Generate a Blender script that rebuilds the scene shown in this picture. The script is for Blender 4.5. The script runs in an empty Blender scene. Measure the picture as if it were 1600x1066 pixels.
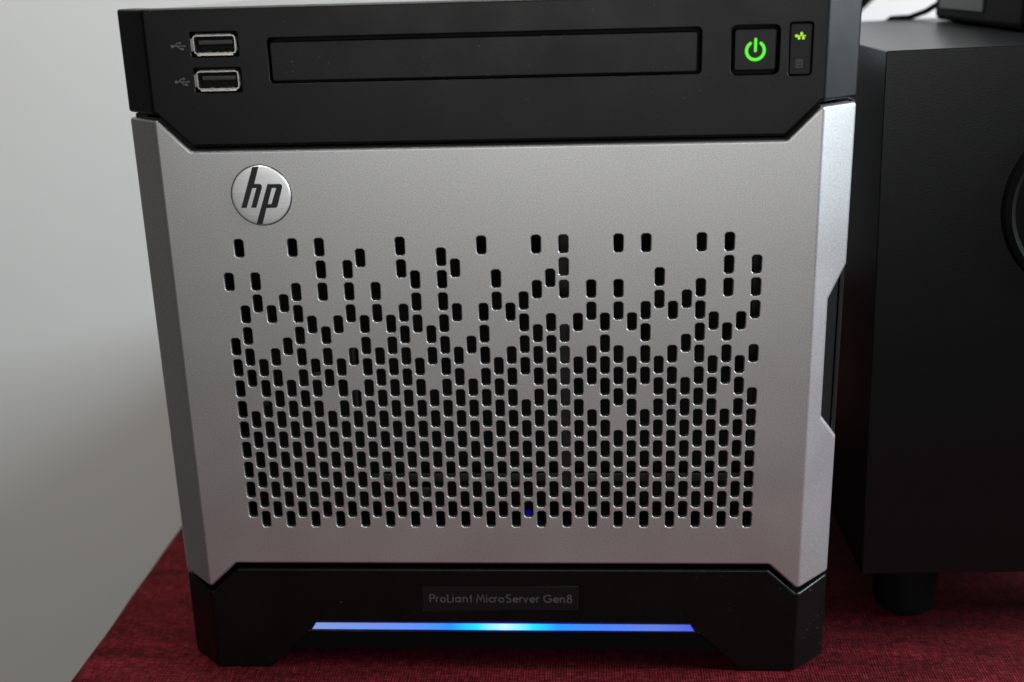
import bpy, bmesh, math, random
from mathutils import Matrix, Vector
from mathutils.geometry import delaunay_2d_cdt

random.seed(7)
scene = bpy.context.scene
COL = scene.collection
MM = 0.001

# ------------------------------------------------------------------ camera
cam_data = bpy.data.cameras.new('camera')
cam = bpy.data.objects.new('camera', cam_data)
COL.objects.link(cam)
RIGHT = Vector((0.9981188, 0.0550536, -0.0269798))
FWD = Vector((-0.0606526, 0.9509075, -0.3034734))
UP = Vector((0.0089480, 0.3045389, 0.9524579))
POS = Vector((0.0295522, -0.3565358, 0.2373445))
cam.matrix_world = Matrix(((RIGHT.x, UP.x, -FWD.x, POS.x),
                           (RIGHT.y, UP.y, -FWD.y, POS.y),
                           (RIGHT.z, UP.z, -FWD.z, POS.z),
                           (0, 0, 0, 1)))
cam_data.sensor_width = 36.0
cam_data.lens = 1797.26 / 1600 * 36.0
cam_data.clip_start = 0.01
cam_data.clip_end = 50
cam_data.dof.use_dof = True
cam_data.dof.focus_distance = 0.378
cam_data.dof.aperture_fstop = 8.5
scene.camera = cam

# ------------------------------------------------------------------ light
world = bpy.data.worlds.new('World')
scene.world = world
world.use_nodes = True
bg = world.node_tree.nodes['Background']
bg.inputs[0].default_value = (1.0, 0.98, 0.95, 1)
bg.inputs[1].default_value = 0.035


def area(name, loc, target, sx, sy, power, color):
    d = bpy.data.lights.new(name, 'AREA')
    d.shape = 'RECTANGLE'
    d.size, d.size_y = sx, sy
    d.energy = power
    d.color = color
    o = bpy.data.objects.new(name, d)
    COL.objects.link(o)
    o.location = loc
    v = Vector(target) - Vector(loc)
    o.rotation_euler = v.to_track_quat('-Z', 'Y').to_euler()
    return o


area('window_light', (1.40, -0.02, 0.66), (0.0, 0.25, 0.2), 0.65, 0.65, 43.0, (0.83, 0.925, 1.0))
area('room_light', (0.10, -1.75, 0.42), (0.0, 0.0, 0.15), 1.3, 0.6, 9.0, (1.0, 0.995, 0.98))
area('ceiling_light', (-0.20, 0.04, 1.35), (-0.20, 0.25, 0.0), 0.4, 0.4, 10.0, (1.0, 0.96, 0.90))

scene.view_settings.view_transform = 'Standard'
scene.view_settings.look = 'None'
scene.view_settings.exposure = 0
scene.view_settings.gamma = 1
scene.render.engine = 'CYCLES'


# ------------------------------------------------------------------ materials
class NT:
    """small node-tree writer"""

    def __init__(self, name):
        self.m = bpy.data.materials.new(name)
        self.m.use_nodes = True
        self.t = self.m.node_tree
        self.b = self.t.nodes['Principled BSDF']
        self.coord = self.t.nodes.new('ShaderNodeTexCoord')

    def n(self, kind, **kw):
        nd = self.t.nodes.new(kind)
        for k, v in kw.items():
            setattr(nd, k, v)
        return nd

    def l(self, a, b):
        self.t.links.new(a, b)

    def mapping(self, scale, rot=(0, 0, 0)):
        mp = self.n('ShaderNodeMapping')
        mp.inputs['Scale'].default_value = scale
        mp.inputs['Rotation'].default_value = rot
        self.l(self.coord.outputs['Object'], mp.inputs['Vector'])
        return mp.outputs['Vector']

    def noise(self, scale, detail=2.0, vec=None, rough=0.5):
        nz = self.n('ShaderNodeTexNoise')
        nz.inputs['Scale'].default_value = scale
        nz.inputs['Detail'].default_value = detail
        nz.inputs['Roughness'].default_value = rough
        self.l(vec if vec is not None else self.coord.outputs['Object'], nz.inputs['Vector'])
        return nz.outputs['Fac']

    def ramp(self, fac, stops):
        r = self.n('ShaderNodeValToRGB')
        els = r.color_ramp.elements
        while len(els) < len(stops):
            els.new(0.5)
        for e, (p, c) in zip(els, stops):
            e.position = p
            e.color = (*c, 1) if len(c) == 3 else c
        self.l(fac, r.inputs[0])
        return r.outputs[0]

    def mix(self, fac, a, b, mode='MIX'):
        mx = self.n('ShaderNodeMix', data_type='RGBA', blend_type=mode)
        for sock, v in ((mx.inputs[0], fac), (mx.inputs[6], a), (mx.inputs[7], b)):
            if hasattr(v, 'is_output'):
                self.l(v, sock)
            elif isinstance(v, (int, float)):
                sock.default_value = v
            else:
                sock.default_value = (*v, 1)
        return mx.outputs[2]

    def bump(self, height, dist, strength=1.0, normal=None):
        bp = self.n('ShaderNodeBump')
        bp.inputs['Strength'].default_value = strength
        bp.inputs['Distance'].default_value = dist
        self.l(height, bp.inputs['Height'])
        if normal is not None:
            self.l(normal, bp.inputs['Normal'])
        return bp.outputs['Normal']

    def set(self, **kw):
        names = dict(color='Base Color', rough='Roughness', metal='Metallic', normal='Normal',
                     spec='Specular IOR Level', ecolor='Emission Color', estr='Emission Strength',
                     coat='Coat Weight', coatr='Coat Roughness', sheen='Sheen Weight', aniso='Anisotropic')
        for k, v in kw.items():
            s = self.b.inputs[names[k]]
            if hasattr(v, 'is_output'):
                self.l(v, s)
            elif isinstance(v, tuple):
                s.default_value = (*v, 1)
            else:
                s.default_value = v
        return self.m


def plastic(name, base, rough, grain=2700, gdist=0.00005, dust=True, spec=0.5):
    t = NT(name)
    g = t.noise(grain, 2.0)
    col = t.mix(0.35, base, t.ramp(g, [(0.3, tuple(c * 0.6 for c in base)), (0.7, tuple(c * 1.5 for c in base))]))
    if dust:
        sp = t.noise(1500, 1.0)
        msk = t.ramp(sp, [(0.75, (0, 0, 0)), (0.785, (1, 1, 1))])
        patch = t.ramp(t.noise(45, 2.0), [(0.42, (0, 0, 0)), (0.62, (1, 1, 1))])
        mm = t.mix(1.0, msk, patch, 'MULTIPLY')
        col = t.mix(mm, col, (0.22, 0.22, 0.21))
    big = t.noise(60, 3.0)
    rr = t.ramp(big, [(0.3, (rough - 0.04,) * 3), (0.7, (rough + 0.05,) * 3)])
    return t.set(color=col, rough=rr, spec=spec, normal=t.bump(g, gdist, 0.6))


def silver_paint():
    t = NT('silver_paint')
    fl = t.noise(2300, 1.5)
    fl2 = t.noise(1500, 2.0)
    col = t.ramp(fl, [(0.28, (0.50, 0.50, 0.495)), (0.5, (0.60, 0.60, 0.595)), (0.72, (0.72, 0.72, 0.71))])
    rr = t.ramp(t.noise(30, 3.0), [(0.3, (0.40,) * 3), (0.7, (0.45,) * 3)])
    return t.set(color=col, metal=0.85, rough=rr, normal=t.bump(fl2, 0.00004, 0.25))


M = {}
M['silver'] = silver_paint()
M['black'] = plastic('black_textured_plastic', (0.0026, 0.0031, 0.0032), 0.39, spec=0.28)
M['black_low'] = plastic('black_base_plastic', (0.0026, 0.0025, 0.0026), 0.36, spec=0.25)
M['black_clean'] = plastic('black_smooth_plastic', (0.014, 0.0145, 0.015), 0.38, dust=False, gdist=0.00003)
M['dark'] = plastic('dark_inner_plastic', (0.006, 0.006, 0.0065), 0.6, dust=False, spec=0.2)
M['cage'] = plastic('grey_inner_metal', (0.03, 0.032, 0.034), 0.45, dust=False)
M['case'] = plastic('dark_case_paint', (0.03, 0.031, 0.033), 0.5, dust=False)
M['lid'] = plastic('grey_lid_paint', (0.25, 0.255, 0.26), 0.35, dust=False)


def simple(name, base, rough=0.5, metal=0.0, **kw):
    t = NT(name)
    g = t.noise(900, 2.0)
    c = t.mix(0.3, base, t.ramp(g, [(0.3, tuple(x * 0.8 for x in base)), (0.7, tuple(x * 1.2 for x in base))]))
    return t.set(color=c, rough=rough, metal=metal, **kw)


def emitter(name, col, strength, base=(0.02, 0.02, 0.02)):
    t = NT(name)
    return t.set(color=base, ecolor=col, estr=strength, rough=0.4)


M['steel'] = simple('bright_connector_steel', (0.58, 0.555, 0.53), 0.33, 1.0)
M['gold'] = simple('gold_contact', (0.75, 0.50, 0.25), 0.3, 1.0)
M['tongue'] = simple('black_connector_tongue', (0.035, 0.035, 0.036), 0.35)
M['print_grey'] = simple('grey_print', (0.17, 0.18, 0.18), 0.6)
M['print_dim'] = simple('dim_grey_print', (0.075, 0.077, 0.08), 0.5)
M['print_plate'] = simple('plate_print', (0.085, 0.085, 0.095), 0.5)
M['plate'] = simple('name_plate_film', (0.0085, 0.0085, 0.0095), 0.42, spec=0.22)
M['ink'] = simple('emblem_black', (0.012, 0.013, 0.016), 0.35)
M['rim'] = simple('emblem_rim', (0.10, 0.10, 0.11), 0.3, 0.9)
M['green'] = emitter('green_lamp', (0.09, 1.0, 0.01), 0.95)
M['lime'] = emitter('lime_lamp', (0.50, 1.0, 0.02), 0.95)
M['blue_led'] = emitter('blue_led', (0.01, 0.01, 1.0), 0.15)
M['rubber'] = simple('black_rubber', (0.003, 0.003, 0.003), 0.7, spec=0.12)
M['gloss'] = simple('black_gloss', (0.006, 0.006, 0.0065), 0.2, spec=0.25)


def brushed():
    t = NT('brushed_emblem_metal')
    v = t.mapping((60, 900, 5200))
    nz = t.noise(1.0, 2.0, v)
    c = t.ramp(nz, [(0.3, (0.84, 0.85, 0.86)), (0.7, (0.97, 0.98, 0.99))])
    return t.set(color=c, metal=1.0, rough=0.40, normal=t.bump(nz, 0.00001, 0.3))


M['brushed'] = brushed()


def lightbar():
    t = NT('light_bar_diffuser')
    sx = t.n('ShaderNodeSeparateXYZ')
    t.l(t.coord.outputs['Object'], sx.inputs[0])
    mr = t.n('ShaderNodeMapRange')
    mr.inputs[1].default_value = -0.0685
    mr.inputs[2].default_value = 0.0685
    t.l(sx.outputs[0], mr.inputs[0])
    c = t.ramp(mr.outputs[0], [
        (0.0, (0.22, 0.32, 0.72)), (0.14, (0.16, 0.29, 0.82)), (0.27, (0.11, 0.27, 0.95)), (0.37, (0.0, 0.30, 1.0)),
        (0.44, (0.0, 0.80, 1.0)), (0.51, (0.55, 0.97, 1.0)), (0.58, (0.0, 0.80, 1.0)),
        (0.65, (0.0, 0.30, 1.0)), (0.77, (0.05, 0.21, 0.95)), (0.90, (0.10, 0.20, 0.78)), (1.0, (0.05, 0.10, 0.75))])
    return t.set(color=(0.05, 0.05, 0.06), ecolor=c, estr=1.0, rough=0.35)


M['bar'] = lightbar()


def cloth_mat():
    t = NT('red_woven_cloth')
    a = t.noise(1.0, 2.5, t.mapping((230, 1500, 1500)), 0.6)      # weft threads with slubs
    b = t.noise(1.0, 2.0, t.mapping((1300, 190, 1300)))           # warp threads
    w1 = t.n('ShaderNodeTexWave', wave_type='BANDS', bands_direction='X')
    w2 = t.n('ShaderNodeTexWave', wave_type='BANDS', bands_direction='Y')
    for w in (w1, w2):
        w.inputs['Scale'].default_value = 330
        w.inputs['Distortion'].default_value = 2.2
        w.inputs['Detail'].default_value = 2
        t.l(t.coord.outputs['Object'], w.inputs['Vector'])
    weave = t.mix(0.5, w1.outputs['Fac'], w2.outputs['Fac'])
    ab = t.mix(0.38, a, b)
    h = t.mix(0.20, ab, weave)
    big = t.noise(1.0, 5.0, t.mapping((16, 120, 60)))
    c1 = t.ramp(h, [(0.34, (0.020, 0.0010, 0.0018)), (0.50, (0.072, 0.0042, 0.0068)), (0.66, (0.22, 0.023, 0.034))])
    c2 = t.ramp(big, [(0.32, (0.55, 0.53, 0.53)), (0.68, (1.25, 1.2, 1.2))])
    col = t.mix(1.0, c1, c2, 'MULTIPLY')
    return t.set(color=col, rough=0.9, spec=0.08, normal=t.bump(h, 0.0009, 1.0))


M['cloth'] = cloth_mat()


def wall_mat():
    t = NT('pale_wall_paint')
    n1 = t.noise(3.0, 4.0)
    n2 = t.noise(320, 3.0)
    c = t.ramp(n1, [(0.3, (0.73, 0.725, 0.705)), (0.7, (0.77, 0.765, 0.745))])
    return t.set(color=c, rough=0.85, spec=0.2, normal=t.bump(n2, 0.0004, 0.3))


M['wall'] = wall_mat()
M['table'] = simple('dark_table_wood', (0.12, 0.07, 0.04), 0.5)


M['floor'] = simple('dark_floor_wood', (0.06, 0.045, 0.035), 0.5)


def vinyl(name, base, rough):
    t = NT(name)
    g = t.noise(1500, 3.0, rough=0.6)
    st = t.noise(1.0, 2.0, t.mapping((700, 700, 2600)))
    sp = t.ramp(t.noise(2100, 1.0), [(0.74, (0, 0, 0)), (0.78, (1, 1, 1))])
    c = t.mix(0.5, base, t.ramp(g, [(0.3, tuple(x * 0.6 for x in base)), (0.7, tuple(x * 1.45 for x in base))]))
    c = t.mix(sp, c, tuple(x * 3.0 for x in base))
    h = t.mix(0.5, g, st)
    return t.set(color=c, rough=rough, spec=0.3, normal=t.bump(h, 0.00006, 0.8))


M['vinyl'] = vinyl('black_ash_vinyl', (0.0030, 0.0036, 0.0040), 0.32)


# ------------------------------------------------------------------ mesh helpers
def link(name, bm, mat, parent=None, angle=35, weighted=True):
    me = bpy.data.meshes.new(name)
    bm.to_mesh(me)
    bm.free()
    me.materials.append(mat)
    me.shade_smooth()
    me.set_sharp_from_angle(angle=math.radians(angle))
    o = bpy.data.objects.new(name, me)
    COL.objects.link(o)
    if parent:
        o.parent = parent
    if weighted:
        w = o.modifiers.new('weighted_normal', 'WEIGHTED_NORMAL')
        w.keep_sharp = True
        w.weight = 90
    return o


def inset(poly, d):
    """CCW polygon moved inwards by d (negative: outwards), mitred"""
    n = len(poly)
    out = []
    for i in range(n):
        p0, p1, p2 = Vector(poly[i - 1]), Vector(poly[i]), Vector(poly[(i + 1) % n])
        e1 = (p1 - p0).normalized()
        e2 = (p2 - p1).normalized()
        n1 = Vector((-e1.y, e1.x))
        n2 = Vector((-e2.y, e2.x))
        k = 1.0 + n1.dot(n2)
        v = (n1 + n2) / max(k, 0.2)
        out.append((p1.x + v.x * d, p1.y + v.y * d))
    return out


def ccw(poly):
    a = sum(poly[i - 1][0] * poly[i][1] - poly[i][0] * poly[i - 1][1] for i in range(len(poly)))
    return poly if a > 0 else poly[::-1]


def fillet(poly, r, n=4):
    """round the corners of a polygon; r a number or one per corner"""
    poly = list(poly)
    m = len(poly)
    rs = r if isinstance(r, (list, tuple)) else [r] * m
    out = []
    for i in range(m):
        p0, p1, p2 = Vector(poly[i - 1]), Vector(poly[i]), Vector(poly[(i + 1) % m])
        a = (p0 - p1)
        b = (p2 - p1)
        la, lb = a.length, b.length
        a.normalize()
        b.normalize()
        ang = a.angle(b)
        if rs[i] <= 0 or ang > math.pi - 0.02:
            out.append((p1.x, p1.y))
            continue
        t = min(rs[i] / math.tan(ang / 2), la * 0.45, lb * 0.45)
        rr = t * math.tan(ang / 2)
        c = p1 + (a + b).normalized() * (rr / math.sin(ang / 2))
        s = p1 + a * t - c
        e = p1 + b * t - c
        a0 = math.atan2(s.y, s.x)
        da = math.atan2(e.y, e.x) - a0
        while da > math.pi:
            da -= 2 * math.pi
        while da < -math.pi:
            da += 2 * math.pi
        for k in range(n + 1):
            q = a0 + da * k / n
            out.append((c.x + rr * math.cos(q), c.y + rr * math.sin(q)))
    return out


def rect(x0, z0, x1, z1):
    return [(x0, z0), (x1, z0), (x1, z1), (x0, z1)]


def circle(cx, cz, r, n=48):
    return [(cx + r * math.cos(2 * math.pi * i / n), cz + r * math.sin(2 * math.pi * i / n)) for i in range(n)]


def inside(p, poly):
    x, y = p
    c = False
    j = len(poly) - 1
    for i in range(len(poly)):
        xi, yi = poly[i]
        xj, yj = poly[j]
        if (yi > y) != (yj > y) and x < (xj - xi) * (y - yi) / (yj - yi) + xi:
            c = not c
        j = i
    return c


# front profile of the machine: flat, then 45 degree corner facets
XC, SL, XE = 103.3, 0.93, 115.3
FIL = 0.75
COLS = [-(XC + FIL), -(XC + 0.35), -XC, -(XC - 0.35), -(XC - FIL), XC - FIL, XC - 0.35, XC, XC + 0.35, XC + FIL]


def prof(x):
    d = abs(x) - XC
    if d <= -FIL:
        return 0.0
    if d >= FIL:
        return d * SL
    return SL * (d + FIL) ** 2 / (4 * FIL)


def split_cols(poly, cols):
    out = []
    n = len(poly)
    for i in range(n):
        a, b = poly[i], poly[(i + 1) % n]
        out.append(a)
        if abs(a[0] - b[0]) < 1e-6:
            continue
        ts = sorted((c - a[0]) / (b[0] - a[0]) for c in cols if 1e-4 < (c - a[0]) / (b[0] - a[0]) < 1 - 1e-4)
        for t in ts:
            out.append((a[0] + (b[0] - a[0]) * t, a[1] + (b[1] - a[1]) * t))
    return out


def panel(name, outline, mat, parent, holes=(), r=0.6, depth=6.0, hr=0.28, hdepth=2.0, wrap=False,
          y0=0.0, steps=3, hsteps=2, yfun=None, back=False, angle=35):
    f = prof if wrap else (yfun or (lambda x: 0.0))
    outline = ccw(list(outline))
    if wrap:
        outline = split_cols(outline, COLS)
    bm = bmesh.new()
    nrm = {}

    def face_n(x):
        d = (f(x + 0.05) - f(x - 0.05)) / 0.1
        return Vector((d, -1.0, 0.0)).normalized()

    def V(x, z, off, n=None):
        v = bm.verts.new((x * MM, (y0 + f(x) + off) * MM, z * MM))
        nrm[v] = n if n is not None else face_n(x)
        return v

    def ring(poly, sign, rad, nst, dep):
        """returns sheet loop (2D) and its bm verts; builds the rolled edge and the wall"""
        loops = []
        outw = []
        for (x, z), (xi, zi) in zip(poly, inset(poly, 0.01)):
            outw.append(Vector((x - xi, 0, z - zi)).normalized() * sign)
        for k in range(nst + 1):
            a = math.pi / 2 * k / nst
            ins = rad * (1 - math.sin(a))
            q = inset(poly, ins * sign) if ins > 1e-9 else poly
            loops.append((q, [V(x, z, rad * (1 - math.cos(a)), (face_n(x) * math.cos(a) + w * math.sin(a)).normalized())
                              for (x, z), w in zip(q, outw)]))
        loops.append((poly, [V(x, z, rad + dep, w) for (x, z), w in zip(poly, outw)]))
        for (_, A), (_, B) in zip(loops, loops[1:]):
            n = len(A)
            for i in range(n):
                j = (i + 1) % n
                bm.faces.new((A[i], A[j], B[j], B[i]))
        return loops[0], loops[-1]

    (o2, ov), (_, obk) = ring(outline, 1, r, steps, depth)
    pts, bmv, edges, hole2 = [], [], [], []

    def add_loop(q, vs):
        s = len(pts)
        pts.extend(q)
        bmv.extend(vs)
        edges.extend((s + i, s + (i + 1) % len(q)) for i in range(len(q)))

    add_loop(o2, ov)
    for h in holes:
        h = ccw(list(h))
        (q, vs), _ = ring(h, -1, hr, hsteps, hdepth)
        hole2.append(q)
        add_loop(q, vs)
    if wrap:
        for c in COLS:
            ids = sorted((p[1], i) for i, p in enumerate(pts[:len(o2)]) if abs(p[0] - c) < 0.02)
            for (za, ia), (zb, ib) in zip(ids, ids[1:]):
                if zb - za > 0.05 and inside((c, (za + zb) / 2), o2):
                    edges.append((ia, ib))
    r2 = delaunay_2d_cdt([Vector(p) for p in pts], edges, [], 0, 1e-6)
    vv = []
    for i, p in enumerate(r2[0]):
        src = r2[3][i]
        vv.append(bmv[src[0]] if src else V(p.x, p.y, 0))
    boxes = [(min(p[0] for p in h), max(p[0] for p in h), min(p[1] for p in h), max(p[1] for p in h), h) for h in hole2]
    for face in r2[2]:
        cx = sum(r2[0][i].x for i in face) / len(face)
        cz = sum(r2[0][i].y for i in face) / len(face)
        if not inside((cx, cz), o2):
            continue
        if any(b[0] < cx < b[1] and b[2] < cz < b[3] and inside((cx, cz), b[4]) for b in boxes):
            continue
        try:
            bm.faces.new([vv[i] for i in face])
        except ValueError:
            pass
    if back:
        bk = [bm.verts.new(v.co) for v in obk]
        for v in bk:
            nrm[v] = Vector((0, 1, 0))
        bm.faces.new(bk)
    bmesh.ops.recalc_face_normals(bm, faces=bm.faces[:])
    tot = sum(fc.normal.y * fc.calc_area() for fc in bm.faces if abs(fc.normal.y) > 0.5 and fc.calc_center_median().y < (y0 + 4) * MM)
    if tot > 0:
        bmesh.ops.reverse_faces(bm, faces=bm.faces[:])
    bm.verts.index_update()
    normals = [nrm[v] for v in bm.verts]
    o = link(name, bm, mat, parent, angle=180, weighted=False)
    o.data.normals_split_custom_set_from_vertices(normals)
    return o


def box_bm(bm, x0, x1, y0, y1, z0, z1, bevel=0.0, seg=2):
    vs = [bm.verts.new((x * MM, y * MM, z * MM)) for x in (x0, x1) for y in (y0, y1) for z in (z0, z1)]
    fs = [bm.faces.new([vs[i] for i in q]) for q in ((0, 1, 3, 2), (4, 6, 7, 5), (0, 4, 5, 1), (2, 3, 7, 6), (0, 2, 6, 4), (1, 5, 7, 3))]
    if bevel > 0:
        es = list({e for f in fs for e in f.edges})
        bmesh.ops.bevel(bm, geom=es, offset=bevel * MM, segments=seg, profile=0.5, affect='EDGES')
    return bm


def box(name, dims, mat, parent=None, bevel=0.0, seg=2):
    bm = bmesh.new()
    box_bm(bm, *dims, bevel, seg)
    bmesh.ops.recalc_face_normals(bm, faces=bm.faces[:])
    return link(name, bm, mat, parent)


def extrude_polys(name, polys, mat, parent, y, thick=0.08, step=0.006):
    """flat shapes facing -Y with a little thickness, each a hair in front of the last"""
    bm = bmesh.new()
    for k, p in enumerate(polys):
        p = ccw(list(p))
        yy = y - k * step
        A = [bm.verts.new((x * MM, yy * MM, z * MM)) for x, z in p]
        B = [bm.verts.new((x * MM, (y + thick) * MM, z * MM)) for x, z in p]
        tri = delaunay_2d_cdt([Vector(q) for q in p], [(i, (i + 1) % len(p)) for i in range(len(p))], [], 0, 1e-7)
        ex = {}
        for i, v in enumerate(tri[0]):
            ex[i] = A[tri[3][i][0]] if tri[3][i] and tri[3][i][0] < len(A) else bm.verts.new((v.x * MM, yy * MM, v.y * MM))
        for f in tri[2]:
            cx = sum(tri[0][i].x for i in f) / len(f)
            cz = sum(tri[0][i].y for i in f) / len(f)
            if inside((cx, cz), p):
                a = [ex[i] for i in f]
                try:
                    bm.faces.new(a)
                except ValueError:
                    pass
        n = len(p)
        for i in range(n):
            j = (i + 1) % n
            bm.faces.new((A[j], A[i], B[i], B[j]))
    return link(name, bm, mat, parent, weighted=False)


def stroke(pts, w, cap=True):
    """outline polygon of an open polyline of width w"""
    pts = [Vector(p) for p in pts]
    n = len(pts)
    L, R = [], []
    for i in range(n):
        if i == 0:
            d = (pts[1] - pts[0]).normalized()
            nn = Vector((-d.y, d.x))
        elif i == n - 1:
            d = (pts[-1] - pts[-2]).normalized()
            nn = Vector((-d.y, d.x))
        else:
            d1 = (pts[i] - pts[i - 1]).normalized()
            d2 = (pts[i + 1] - pts[i]).normalized()
            n1 = Vector((-d1.y, d1.x))
            n2 = Vector((-d2.y, d2.x))
            nn = (n1 + n2) / max(1 + n1.dot(n2), 0.35)
        L.append(pts[i] + nn * w / 2)
        R.append(pts[i] - nn * w / 2)
    out = [tuple(p) for p in L]
    if cap:
        d = (pts[-1] - pts[-2]).normalized()
        a0 = math.atan2(d.y, d.x)
        out += [(pts[-1].x + w / 2 * math.cos(a0 + q), pts[-1].y + w / 2 * math.sin(a0 + q)) for q in (math.pi / 4, 0, -math.pi / 4)]
    out += [tuple(p) for p in reversed(R)]
    if cap:
        d = (pts[0] - pts[1]).normalized()
        a0 = math.atan2(d.y, d.x)
        out += [(pts[0].x + w / 2 * math.cos(a0 + q), pts[0].y + w / 2 * math.sin(a0 + q)) for q in (math.pi / 4, 0, -math.pi / 4)]
    return out


def arc(cx, cy, r, a0, a1, n=20):
    return [(cx + r * math.cos(math.radians(a0 + (a1 - a0) * i / n)), cy + r * math.sin(math.radians(a0 + (a1 - a0) * i / n))) for i in range(n + 1)]


def ringstroke(cx, cy, r, w):
    """full ring as two half strokes"""
    return [stroke(arc(cx, cy, r, -2, 182), w, False), stroke(arc(cx, cy, r, 178, 362), w, False)]


def tube(name, pts, rad, mat, parent=None, n=12):
    bm = bmesh.new()
    pts = [Vector(p) for p in pts]
    rings = []
    for i, p in enumerate(pts):
        d = (pts[min(i + 1, len(pts) - 1)] - pts[max(i - 1, 0)]).normalized()
        u = d.cross(Vector((0, 0, 1)))
        if u.length < 0.01:
            u = Vector((1, 0, 0))
        u.normalize()
        v = d.cross(u)
        rings.append([bm.verts.new((p + (u * math.cos(2 * math.pi * k / n) + v * math.sin(2 * math.pi * k / n)) * rad) * MM) for k in range(n)])
    for a, b in zip(rings, rings[1:]):
        for k in range(n):
            bm.faces.new((a[k], a[(k + 1) % n], b[(k + 1) % n], b[k]))
    bm.faces.new(rings[0])
    bm.faces.new(rings[-1])
    bmesh.ops.recalc_face_normals(bm, faces=bm.faces[:])
    return link(name, bm, mat, parent, weighted=False)


def lathe(name, profile, axis, center, mat, parent=None, n=48):
    """profile of (radius, along-axis) pairs; axis 'y' or 'z'"""
    bm = bmesh.new()
    rings = []
    for r, h in profile:
        rg = []
        for k in range(n):
            a = 2 * math.pi * k / n
            if axis == 'z':
                p = (center[0] + r * math.cos(a), center[1] + r * math.sin(a), center[2] + h)
            else:
                p = (center[0] + r * math.cos(a), center[1] + h, center[2] + r * math.sin(a))
            rg.append(bm.verts.new(Vector(p) * MM))
        rings.append(rg)
    for a, b in zip(rings, rings[1:]):
        for k in range(n):
            bm.faces.new((a[k], a[(k + 1) % n], b[(k + 1) % n], b[k]))
    if profile[0][0] > 0.01:
        bm.faces.new(rings[0])
    if profile[-1][0] > 0.01:
        bm.faces.new(rings[-1])
    bmesh.ops.remove_doubles(bm, verts=bm.verts[:], dist=1e-7)
    bmesh.ops.recalc_face_normals(bm, faces=bm.faces[:])
    return link(name, bm, mat, parent)


def thing(name, label, cat, loc=(0, 0, 0), group=None):
    o = bpy.data.objects.new(name, None)
    o.empty_display_size = 0.02
    COL.objects.link(o)
    o.location = loc
    o['label'] = label
    o['category'] = cat
    if group:
        o['group'] = group
    return o


def tag(o, label, cat, kind=None):
    o['label'] = label
    if cat:
        o['category'] = cat
    if kind:
        o['kind'] = kind
    return o


# ------------------------------------------------------------------ setting: wall behind
WY = 620.0
wl = box('wall', (-1150, 2600, WY, WY + 100, -900, 1800), M['wall'])
fl_ = box('floor', (-2600, 2600, -3200, WY, -800, -750), M['floor'])
fl_['kind'] = 'structure'
fl_['label'] = 'dark wooden floor below the table'
wl['kind'] = 'structure'
wl['label'] = 'plain pale grey painted wall behind the desk'

# ------------------------------------------------------------------ table and cloth
TX0, TX1, TY0, TY1 = -153.0, 900.0, -160.0, 600.0
tb = box('table', (TX0 + 3, TX1 - 3, TY0 + 3, TY1 - 3, -32, -2.6), M['table'], bevel=2.0)
tag(tb, 'table top wrapped in a red woven cloth', 'table')


def cloth():
    bm = bmesh.new()
    # across: hanging left edge, rolled corner, top
    sec = [(-157.0, -230.0), (-157.2, -160.0), (-157.0, -90.0), (-157.0, -40.0)]
    for k in range(0, 9):
        a = math.pi - math.pi / 2 * k / 8
        sec.append((-152.0 + 5 * math.cos(a), -5.0 + 5 * math.sin(a)))
    x = -150.0
    while x < 300:
        sec.append((x, 0.0))
        x += 4.0
    for x in (320, 400, 600, 880):
        sec.append((x, 0.0))
    rows = []
    ys = [(-154.0 + 20 * i, -1) for i in range(2)] + [(-114.0 + 4.0 * i, 0) for i in range(int(704 / 4.0))]
    rnd = random.Random(3)
    ph = [(rnd.uniform(0, 6.28), rnd.uniform(0, 6.28)) for _ in range(6)]
    for y, _ in ys:
        rw = []
        for (x, z) in sec:
            w = 0.0
            for i, (p, q) in enumerate(ph):
                w += math.sin(x * 0.02 * (i + 1.3) + p + y * 0.011 * (i + 0.5)) * math.cos(y * 0.017 * (i + 1) + q) * 0.10
            if x > -153 and -10 < y:
                under = max(0.0, 1 - max(abs(x) - 118, 0) / 25)
                w = w * (1 - under)
            zz = z + min(w, 0.25) - 0.02 if z > -6 else z
            xx = x + (w * 3.0 if z < -1 else (w * 1.2 if x < -152 else 0))
            rw.append(bm.verts.new((xx * MM, y * MM, zz * MM)))
        rows.append(rw)
    for a, b in zip(rows, rows[1:]):
        for i in range(len(sec) - 1):
            bm.faces.new((a[i], a[i + 1], b[i + 1], b[i]))
    # hanging front fall
    fr = [bm.verts.new((v.co.x, -0.159, v.co.z - (0.006 if v.co.z > -0.01 else 0))) for v in rows[0]]
    fl = [bm.verts.new((v.co.x, -0.1605, min(v.co.z, -0.23))) for v in rows[0]]
    for A, B in ((fr, rows[0]), (fl, fr)):
        for i in range(4, len(sec) - 1):
            try:
                bm.faces.new((A[i], A[i + 1], B[i + 1], B[i]))
            except ValueError:
                pass
    bmesh.ops.recalc_face_normals(bm, faces=bm.faces[:])
    up = sum(f.normal.z for f in bm.faces)
    if up < 0:
        bmesh.ops.reverse_faces(bm, faces=bm.faces[:])
    o = link('tablecloth', bm, M['cloth'], angle=60, weighted=False)
    return tag(o, 'dark red woven cloth spread over the table and over its left edge', 'tablecloth')


cloth()

# ------------------------------------------------------------------ the server
server = thing('server', 'small cube computer server with silver perforated door and black bezel, blue light bar glowing', 'server')

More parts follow.
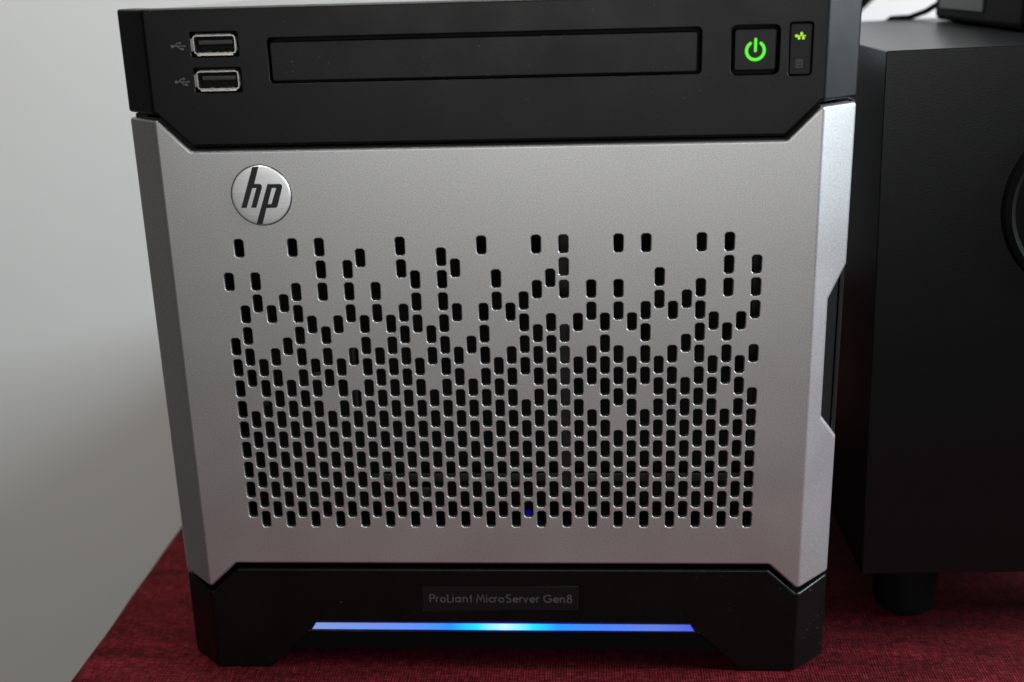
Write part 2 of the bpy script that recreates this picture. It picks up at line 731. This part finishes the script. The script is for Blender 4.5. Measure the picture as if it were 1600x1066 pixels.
# grille holes on a staggered grid (column pitch, half row pitch)
PA, PB = 4.35, 3.7005
ROWS = {26: [1, 5, 7, 13, 19, 23, 25, 29, 31, 35, 37], 25: [10, 16], 24: [7, 9, 13, 17, 25, 37, 39],
        23: [0, 2, 14, 16, 20, 24, 32], 22: [5, 7, 9, 11, 23, 25, 27, 29, 35, 37, 39], 21: [2, 4, 14, 16, 20, 22, 32, 34],
        20: [1, 3, 5, 9, 11, 13, 17, 19, 21, 27, 29, 31, 33, 35, 39], 19: [6, 8, 10, 12, 14, 16, 22, 24, 26, 28, 30, 36, 38],
        18: [1, 5, 7, 13, 15, 19, 23, 25, 31, 35, 37], 17: [0, 4, 10, 12, 16, 18, 22, 24, 28, 34],
        16: list(range(1, 40, 2))}
GAPS = {15: [4, 18, 34], 14: [9, 15, 39], 13: [22], 12: [1, 7, 27, 31, 37], 10: [29]}
for r_ in range(15, -1, -1):
    ROWS[r_] = [c for c in range(1 if r_ % 2 == 0 else 0, 40, 2) if c not in GAPS.get(r_, [])]


def hole(c, r_):
    x = (c - 19.5) * PA
    z = (r_ + 16.05) * PB
    w, h, k = 1.52, 2.98, 0.66
    return fillet([(x - w + k, z - h), (x + w - k, z - h), (x + w, z - h + k), (x + w, z + h - k),
                   (x + w - k, z + h), (x - w + k, z + h), (x - w, z + h - k), (x - w, z - h + k)], 0.3, 1)


door_out = [(-XE, 196.9), (-XE, 33.9), (-104.3, 33.2), (-102.3, 33.2), (-92.9, 42.1), (92.9, 42.1), (102.3, 33.2), (104.3, 33.2), (XE, 33.9),
            (XE, 85.1), (108.8, 94.5), (108.8, 135.0), (XE, 145.3), (XE, 196.9), (102.3, 196.9), (92.6, 187.1), (-92.6, 187.1), (-102.3, 196.9)]
door_out = fillet(door_out, [1.2, 1.0, 0, 0, 1.0, 1.0, 0, 0, 1.0, 1.2, 1.2, 1.2, 1.2, 1.2, 0, 1.0, 1.0, 0], 3)
panel('door', door_out, M['silver'], server, [hole(c, r_) for r_, cs in ROWS.items() for c in cs],
      r=0.95, depth=4.5, hr=0.32, hdepth=1.5, wrap=True, hsteps=2)

# top bezel with its openings
bez_out = [(-XE, 230.3), (-XE, 198.6), (-102.3, 198.6), (-92.0, 188.4), (92.0, 188.3), (102.3, 198.4), (XE, 198.4), (XE, 230.3)]
bez_out = fillet(bez_out, [1.0, 1.0, 0, 1.0, 1.0, 0, 1.0, 1.0], 3)
usb_c = [(-81.75, 219.45), (-81.75, 208.75)]
openings = [fillet(rect(x - 7.35, z - 3.65, x + 7.35, z + 3.65), 0.5, 2) for x, z in usb_c]
openings.append(fillet(rect(-65.4, 207.3, 66.0, 220.9), 1.3, 4))
openings.append(fillet(rect(74.8, 206.7, 89.1, 221.1), 1.7, 4))
openings.append(fillet(rect(91.9, 206.2, 98.75, 221.6), 0.9, 3))
panel('top_bezel', bez_out, M['black'], server, openings, r=0.9, depth=11.0, hr=0.35, hdepth=4.0, wrap=True)

# base with feet
base_out = [(-XE, 32.9), (-XE, 0.0), (-83.6, 0.0), (-69.4, 14.0), (70.4, 14.0), (84.4, 0.0), (XE, 0.0), (XE, 32.9),
            (104.3, 31.2), (102.3, 31.2), (92.6, 40.2), (-92.6, 40.2), (-102.3, 31.2), (-104.3, 31.2)]
base_out = fillet(base_out, [1.0, 1.0, 2.5, 2.0, 2.0, 2.5, 1.0, 1.0, 0, 0, 1.0, 1.0, 0, 0], 3)
bar_hole = [(-69.0, 15.25), (69.2, 15.25), (66.9, 19.2), (-66.5, 19.2)]
panel('base', base_out, M['black_low'], server, [bar_hole, rect(-27.7, 23.75, 27.7, 33.75)], r=0.9, depth=14.0, hr=0.12, hdepth=2.5, wrap=True)
box('foot_skirt', (-112, 112, 11.5, 24, 1.0, 34), M['rubber'], server)
rim_t = NT('light_bar_edge')  # lens glow around the bar, painted as a dim blue emissive strip
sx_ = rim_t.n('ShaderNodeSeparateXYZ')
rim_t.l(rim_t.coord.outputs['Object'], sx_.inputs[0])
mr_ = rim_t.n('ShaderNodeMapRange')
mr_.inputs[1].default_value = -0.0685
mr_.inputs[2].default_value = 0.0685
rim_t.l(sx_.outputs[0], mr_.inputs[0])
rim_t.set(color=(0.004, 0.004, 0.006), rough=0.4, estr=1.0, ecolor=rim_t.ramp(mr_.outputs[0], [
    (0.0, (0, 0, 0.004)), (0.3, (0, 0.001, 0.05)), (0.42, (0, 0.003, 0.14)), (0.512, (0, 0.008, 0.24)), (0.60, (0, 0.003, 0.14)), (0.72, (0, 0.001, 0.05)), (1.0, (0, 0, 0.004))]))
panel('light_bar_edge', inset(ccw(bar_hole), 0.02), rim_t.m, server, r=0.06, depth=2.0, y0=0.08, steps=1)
panel('light_bar', inset(ccw(bar_hole), 0.58), M['bar'], server, r=0.12, depth=2.0, y0=0.05, steps=1)
panel('name_plate', inset(rect(-27.7, 23.75, 27.7, 33.75), 0.12), M['plate'], server, r=0.2, depth=1.5, y0=-0.05, steps=1)

# case behind the front
bm = bmesh.new()
box_bm(bm, -113.6, 113.6, 24.2, 245, 6, 229.9, 5.0, 3)
bmesh.ops.recalc_face_normals(bm, faces=bm.faces[:])
link('case', bm, M['lid'], server)
# dark cavity walls behind door and bezel
box('cavity_side', (-113.4, -109.6, 11.8, 24.0, 6, 198), M['dark'], server)
box('cavity_side', (109.6, 113.4, 15.0, 24.0, 6, 198), M['dark'], server)
box('cavity_back', (-109.4, 109.4, 21.0, 24.0, 34.2, 197.0), M['dark'], server)
box('cavity_back', (-109.4, 109.4, 6.5, 24.0, 198.2, 228.0), M['dark'], server)
box('cage_bar', (-45, 88, 15.2, 17.0, 66.3, 69.7), M['cage'], server, 0.6)
box('cage_post', (22.2, 25.6, 14.8, 16.6, 62, 160), M['cage'], server, 0.5)
box('cage_post', (86.0, 88.6, 15.6, 18, 74, 150), M['cage'], server, 0.5)
box('cage_post', (-50.0, -48.2, 15.6, 18, 95, 125), M['cage'], server, 0.5)
for x0, z0 in ((-66, 112), (-64, 104), (-30, 60), (-85, 95)):
    box('drive_latch', (x0, x0 + 5, 16, 19, z0, z0 + 4), M['cage'], server, 0.8)
lathe('status_light', [(0.0, -0.9), (0.7, -0.7), (1.1, 0.0), (1.1, 2.0)], 'y', (9.9, 15.2, 53.7), M['blue_led'], server, 16)

# door handle scoop in the right corner facet, and the case edge beside it
bm = bmesh.new()
zz0, zz1 = 84.0, 146.5
S = [(107.0, 6.6), (109.0, 7.4), (113.2, 12.2), (113.3, 17.0)]
lo = [bm.verts.new((x * MM, y * MM, zz0 * MM)) for x, y in S]
hi = [bm.verts.new((x * MM, y * MM, zz1 * MM)) for x, y in S]
for i in range(3):
    bm.faces.new((lo[i], lo[i + 1], hi[i + 1], hi[i]))
bmesh.ops.solidify(bm, geom=bm.faces[:], thickness=0.5 * MM)
bmesh.ops.recalc_face_normals(bm, faces=bm.faces[:])
link('door_handle', bm, M['black_clean'], server)
box('case_edge', (113.7, 115.2, 12.3, 24.0, 34.6, 197.4), M['black_clean'], server, 0.5)
box('case_edge', (-115.2, -113.7, 17.2, 24.0, 34.6, 197.4), M['black_clean'], server, 0.5)

# disc drive cover
panel('drive_cover', fillet(rect(-64.75, 208.0, 64.95, 219.75), 0.9, 4), M['black'], server, r=0.35, depth=3.0, y0=0.35)

# power button
pb = panel('power_button', fillet(rect(75.75, 207.95, 88.2, 220.1), 0.9, 4), M['black'], server, r=0.4, depth=3.0, y0=0.25)
cx, cz = 82.0, 213.75
extrude_polys('power_symbol', [stroke(arc(cx, cz, 2.62, 126, 414, 36), 0.92), stroke([(cx, cz - 0.05), (cx, cz + 3.3)], 0.86)],
              M['green'], pb, 0.21, 0.1)
# indicator panel
ip = panel('indicator_panel', fillet(rect(92.2, 206.5, 98.45, 221.25), 0.6, 3), M['plate'], server, r=0.25, depth=2.5, y0=0.15)
cx, cz = 95.25, 217.75
net = [circle(cx - 1.35, cz, 0.42, 16), rect(cx - 1.2, cz - 0.14, cx + 1.42, cz + 0.14),
       fillet(rect(cx - 0.22, cz + 0.30, cx + 0.50, cz + 1.02), 0.15, 2),
       fillet(rect(cx - 0.92, cz - 1.05, cx - 0.20, cz - 0.36), 0.15, 2), fillet(rect(cx + 0.32, cz - 1.05, cx + 1.04, cz - 0.36), 0.15, 2),
       rect(cx + 0.05, cz + 0.1, cx + 0.23, cz + 0.4), rect(cx - 0.65, cz - 0.4, cx - 0.47, cz - 0.1), rect(cx + 0.59, cz - 0.4, cx + 0.77, cz - 0.1)]
extrude_polys('network_symbol', net, M['lime'], ip, 0.11, 0.1)
cx, cz = 95.05, 209.75
drv = [stroke([(cx + 1.0 * math.cos(math.radians(a)), cz + 0.72 + 0.36 * math.sin(math.radians(a))) for a in range(0, 361, 20)], 0.3, False)]
for dz in (0.02, -0.75):
    drv.append(stroke([(cx + 1.0 * math.cos(math.radians(a)), cz + dz + 0.40 * math.sin(math.radians(a))) for a in range(180, 361, 15)], 0.34))
drv.append(circle(cx, cz + 0.72, 0.22, 10))
extrude_polys('drive_symbol', drv, M['print_dim'], ip, 0.11, 0.1)


# two USB sockets, each with flared steel lips, tongue, contacts and its trident mark
def ribbon_bm(bm, quad, thick, n):
    """a thin plate from four corner points (mm), thickened along n"""
    n = Vector(n)
    a = [bm.verts.new(Vector(p) * MM) for p in quad]
    b = [bm.verts.new((Vector(p) + n * thick) * MM) for p in quad]
    bm.faces.new(a)
    bm.faces.new(b[::-1])
    for i in range(4):
        j = (i + 1) % 4
        bm.faces.new((a[j], a[i], b[i], b[j]))


for k, (x, z) in enumerate(usb_c):
    o = fillet(rect(x - 6.55, z - 2.75, x + 6.55, z + 2.75), 0.8, 3)
    i_ = fillet(rect(x - 6.25, z - 2.45, x + 6.25, z + 2.45), 0.7, 3)
    bm = bmesh.new()
    yA, yB = 0.25, 8.0
    OA = [bm.verts.new((p[0] * MM, yA * MM, p[1] * MM)) for p in o]
    IA = [bm.verts.new((p[0] * MM, yA * MM, p[1] * MM)) for p in i_]
    OB = [bm.verts.new((p[0] * MM, yB * MM, p[1] * MM)) for p in o]
    IB = [bm.verts.new((p[0] * MM, yB * MM, p[1] * MM)) for p in i_]
    n = len(o)
    for q in range(n):
        w = (q + 1) % n
        bm.faces.new((OA[q], OA[w], IA[w], IA[q]))
        bm.faces.new((OA[w], OA[q], OB[q], OB[w]))
        bm.faces.new((IA[q], IA[w], IB[w], IB[q]))
    # flared lips: two at the top with a seam, one below, one each side
    e, y0_, y1_ = 0.5, 0.3, -0.1
    zt, zb = z + 2.75, z - 2.75
    ribbon_bm(bm, [(x - 5.6, -0.05, zt), (x - 0.12, -0.05, zt), (x - 0.12, 0.3, zt + e), (x - 5.6, 0.3, zt + e)], 0.2, (0, 1, 0.3))
    ribbon_bm(bm, [(x + 0.12, -0.05, zt), (x + 5.6, -0.05, zt), (x + 5.6, 0.3, zt + e), (x + 0.12, 0.3, zt + e)], 0.2, (0, 1, 0.3))
    ribbon_bm(bm, [(x - 5.6, y0_, zb), (x + 5.6, y0_, zb), (x + 5.6, y1_, zb - e), (x - 5.6, y1_, zb - e)], 0.2, (0, 1, -0.3))
    ribbon_bm(bm, [(x - 6.55, y0_, z - 1.9), (x - 6.55, y0_, z + 1.9), (x - 7.25, y1_, z + 1.9), (x - 7.25, y1_, z - 1.9)], 0.2, (-0.3, 1, 0))
    ribbon_bm(bm, [(x + 6.55, y0_, z - 1.9), (x + 6.55, y0_, z + 1.9), (x + 7.0, y1_, z + 1.9), (x + 7.0, y1_, z - 1.9)], 0.2, (0.3, 1, 0))
    bmesh.ops.recalc_face_normals(bm, faces=bm.faces[:])
    up_ = link('usb_port', bm, M['steel'], server, weighted=False)
    box('tongue', (x - 5.3, x + 5.3, 1.6, 7.5, z - 0.1, z + 1.25), M['tongue'], up_, 0.15)
    box('socket_back', (x - 6.2, x + 6.2, 7.0, 7.9, z - 2.4, z + 2.4), M['dark'], up_)
    for cx_, w_ in ((x - 2.0, 0.75), (x + 3.1, 0.3), (x + 4.4, 0.35), (x + 0.9, 0.25)):
        bmq = bmesh.new()
        ribbon_bm(bmq, [(cx_ - w_, 0.6, z - 2.3), (cx_ + w_, 0.6, z - 2.3), (cx_ + w_ * 0.7, 2.0, z - 1.4), (cx_ - w_ * 0.7, 2.0, z - 1.4)], 0.15, (0, 0.3, 1))
        bmesh.ops.recalc_face_normals(bmq, faces=bmq.faces[:])
        link('contact', bmq, M['gold'], up_, weighted=False)
    cx, cz = -92.85, z - 0.25
    sym = [circle(cx - 1.95, cz, 0.46, 16), stroke([(cx - 1.7, cz), (cx + 1.9, cz)], 0.25, False),
           [(cx + 1.75, cz - 0.32), (cx + 2.4, cz), (cx + 1.75, cz + 0.32)],
           stroke([(cx - 1.25, cz), (cx - 0.85, cz + 0.35), (cx - 0.45, cz + 0.75), (cx - 0.05, cz + 0.9), (cx + 0.35, cz + 0.9)], 0.25),
           circle(cx + 0.55, cz + 0.9, 0.32, 12),
           stroke([(cx - 0.4, cz), (cx, cz - 0.35), (cx + 0.35, cz - 0.75), (cx + 0.7, cz - 0.88), (cx + 1.0, cz - 0.88)], 0.25),
           rect(cx + 0.9, cz - 1.2, cx + 1.5, cz - 0.58)]
    extrude_polys('usb_symbol', sym, M['print_grey'], server, -0.03, 0.06, 0.003)

# round emblem with its two letters
EX, EZ = -71.4, 172.85
bm = bmesh.new()
em = lathe('emblem', [(0.0, -0.80), (6.0, -0.77), (8.8, -0.70), (9.3, -0.64), (9.5, -0.45), (9.5, 0.4)], 'y', (EX, 0, EZ), M['brushed'], server, 72)
lathe('emblem_rim', [(9.52, -0.35), (9.62, -0.42), (9.75, -0.35), (9.78, 0.3)], 'y', (EX, 0, EZ), M['rim'], em, 72)
bm.free()
ltr_h = [(-1.95, 9.05), (0.05, 9.2), (-1.80, 3.75), (-0.05, 3.72), (0.30, 3.50), (0.55, 3.1), (0.56, 2.7), (0.43, 2.14), (-1.85, -3.85), (-3.52, -3.85),
         (-1.22, 2.45), (-2.55, 2.45), (-4.97, -3.85), (-6.73, -3.85)]
ltr_p1 = [(2.42, 3.62), (6.4, 3.62), (6.85, 3.40), (7.05, 2.95), (6.95, 2.3), (5.05, -3.35), (4.75, -3.8), (4.25, -3.98), (1.42, -3.98), (-0.35, -9.22), (-2.25, -9.0)]
cnt = [(3.70, 2.35), (5.10, 2.35), (3.12, -2.78), (1.95, -2.78)]
# p with a counter: cut it into a stem and a bowl that butt on the counter's edges
stem = [(2.42, 3.62), (4.13, 3.62), (3.70, 2.35), (1.95, -2.78), (1.54, -3.98), (1.42, -3.98), (-0.35, -9.22), (-2.25, -9.0)]
bowl = [(4.13, 3.62), (6.4, 3.62), (6.85, 3.40), (7.05, 2.95), (6.95, 2.3), (5.05, -3.35), (4.75, -3.8), (4.25, -3.98), (1.54, -3.98), (1.95, -2.78), (3.12, -2.78), (5.10, 2.35), (3.70, 2.35)]
for nm, polys in (('letter', [ltr_h]), ('letter', [stem, bowl])):
    o = extrude_polys(nm, [[(EX + px, EZ + pz) for px, pz in p] for p in polys], M['ink'], em, -0.86, 0.4, 0.0)

# lettering on the name plate, drawn with a round geometric face
W = 0.145
GL = {
    'P': ([[(0, 0), (0, 1)], [(0, 0.95), (0.22, 0.95)] + arc(0.24, 0.71, 0.24, 90, -90, 12) + [(0.0, 0.47)]], 0.62),
    'r': ([[(0, 0), (0, 0.66)], arc(0.22, 0.40, 0.22, 175, 75, 8)], 0.36),
    'o': ([arc(0.31, 0.32, 0.27, 0, 180), arc(0.31, 0.32, 0.27, 180, 360)], 0.75),
    'L': ([[(0, 1), (0, 0.03), (0.40, 0.03)]], 0.50),
    'i': ([[(0, 0), (0, 0.66)], [(0, 0.86), (0, 0.93)]], 0.22),
    'a': ([arc(0.30, 0.32, 0.27, 0, 180), arc(0.30, 0.32, 0.27, 180, 360), [(0.59, 0), (0.59, 0.66)]], 0.80),
    'n': ([[(0, 0), (0, 0.66)], arc(0.21, 0.39, 0.21, 170, 0, 10) + [(0.42, 0)]], 0.62),
    't': ([[(0.12, 0), (0.12, 0.92)], [(0, 0.62), (0.28, 0.62)]], 0.36),
    'M': ([[(0, 0), (0.16, 0.97), (0.44, 0.25), (0.72, 0.97), (0.88, 0)]], 0.98),
    'c': ([arc(0.30, 0.32, 0.27, 48, 312)], 0.58),
    'S': ([arc(0.26, 0.74, 0.22, 35, 235, 12) + arc(0.25, 0.26, 0.24, 65, -150, 14)], 0.64),
    'e': ([[(0.06, 0.33), (0.56, 0.33)], arc(0.31, 0.32, 0.27, 0, 315)], 0.68),
    'v': ([[(0, 0.66), (0.24, 0.04), (0.48, 0.66)]], 0.60),
    'G': ([arc(0.48, 0.49, 0.44, 45, 352, 28), [(0.92, 0.44), (0.54, 0.44)]], 0.95),
    '8': ([arc(0.27, 0.75, 0.19, 0, 180), arc(0.27, 0.75, 0.19, 180, 360), arc(0.27, 0.27, 0.24, 0, 180), arc(0.27, 0.27, 0.24, 180, 360)], 0.58),
    ' ': ([], 0.30)}
text = 'ProLiant MicroServer Gen8'
total = sum(GL[ch][1] for ch in text)
sx = 50.3 / total
sz = 3.15
px = -24.7
npl = [o for o in server.children if o.name.startswith('name_plate')][0]
for ch in text:
    strokes_, adv = GL[ch]
    polys = []
    for s in strokes_:
        polys.append(stroke([(px + q[0] * sx * 0.88, 27.1 + q[1] * sz) for q in s], W * 3.1, False))
    if polys:
        extrude_polys('letter', polys, M['print_plate'], npl, -0.08, 0.03, 0.003)
    px += adv * sx

# ------------------------------------------------------------------ speaker at the right
spk = thing('speaker', 'black wooden box speaker with a round glossy port standing beside the silver server', 'speaker', (0.131, 0.025, 0.0246))
spk.rotation_euler = (0, math.radians(-1.3), 0)
SW, SD, SH = 132.0, 190.0, 186.5
PX, PZ, PR = 70.5, 134.5, 31.0
cab_out = fillet(rect(0, 0, SW, SH), 0.7, 3)
panel('cabinet', cab_out, M['vinyl'], spk, [circle(PX, PZ, PR - 1.0, 64)], r=0.5, depth=SD - 1, hr=0.4, hdepth=10, back=True)
lathe('port_ring', [(PR - 4.6, 3.0), (PR - 4.2, -1.2), (PR - 2.6, -2.6), (PR - 0.8, -2.0), (PR, -0.6), (PR, 0.4)], 'y', (PX, 0, PZ), M['rubber'], spk, 64)
lathe('port_flare', [(PR - 3.9, -0.6), (PR - 5.6, 0.2), (PR - 8.5, 3.0), (PR - 11.0, 9.0), (PR - 12.0, 22.0), (PR - 12.2, 60.0)], 'y', (PX, 0, PZ), M['gloss'], spk, 64)
ft = [(9.0, -0.2), (11.6, -0.2), (12.2, -4.0), (11.4, -21.5), (10.0, -24.0), (0.0, -24.2)]
for fx, fy in ((22, 21), (SW - 22, 21), (22, SD - 21), (SW - 22, SD - 21)):
    lathe('foot', ft, 'z', (fx, fy, 0), M['rubber'], spk, 32)

# ------------------------------------------------------------------ dark device on top of the speaker
dev = thing('device', 'black box shaped device with a grey side panel standing on top of the speaker', 'device', (0.188, 0.080, 0.2118))
panel_b = bmesh.new()
box_bm(panel_b, 0, 95, 0, 108, 1.2, 62, 3.0, 3)
bmesh.ops.recalc_face_normals(panel_b, faces=panel_b.faces[:])
link('housing', panel_b, M['rubber'], dev)
M['dev_panel'] = simple('grey_side_panel', (0.055, 0.064, 0.068), 0.45, spec=0.25)
box('side_panel', (-0.8, 0.4, 42, 98, 6.5, 58), M['dev_panel'], dev, 0.3)
for fx in (10, 85):
    for fy in (10, 98):
        lathe('foot', [(4.0, 1.3), (4.0, 0.0)], 'z', (fx, fy, 0), M['rubber'], dev, 16)
cb = tube('cable', [(196, 192, 222), (193, 199, 219.5), (189, 204, 216), (183, 208, 213.4), (176, 213, 212.9), (168, 224, 205), (165, 229, 150), (166, 240, 40), (180, 260, 2.2)], 1.3, M['rubber'])
tag(cb, 'thin black wire coming from behind the device on the speaker', 'cable')
cc = tube('cable', [(140, 330, 2), (143, 333, 80), (150, 333, 150), (160, 332, 190), (174, 328, 208), (185, 325, 218.6), (197, 322, 231), (215, 320, 250), (245, 322, 268), (290, 330, 275)], 6.5, M['rubber'], n=16)
tag(cc, 'thick black cable rising behind the server near its top right corner', 'cable')
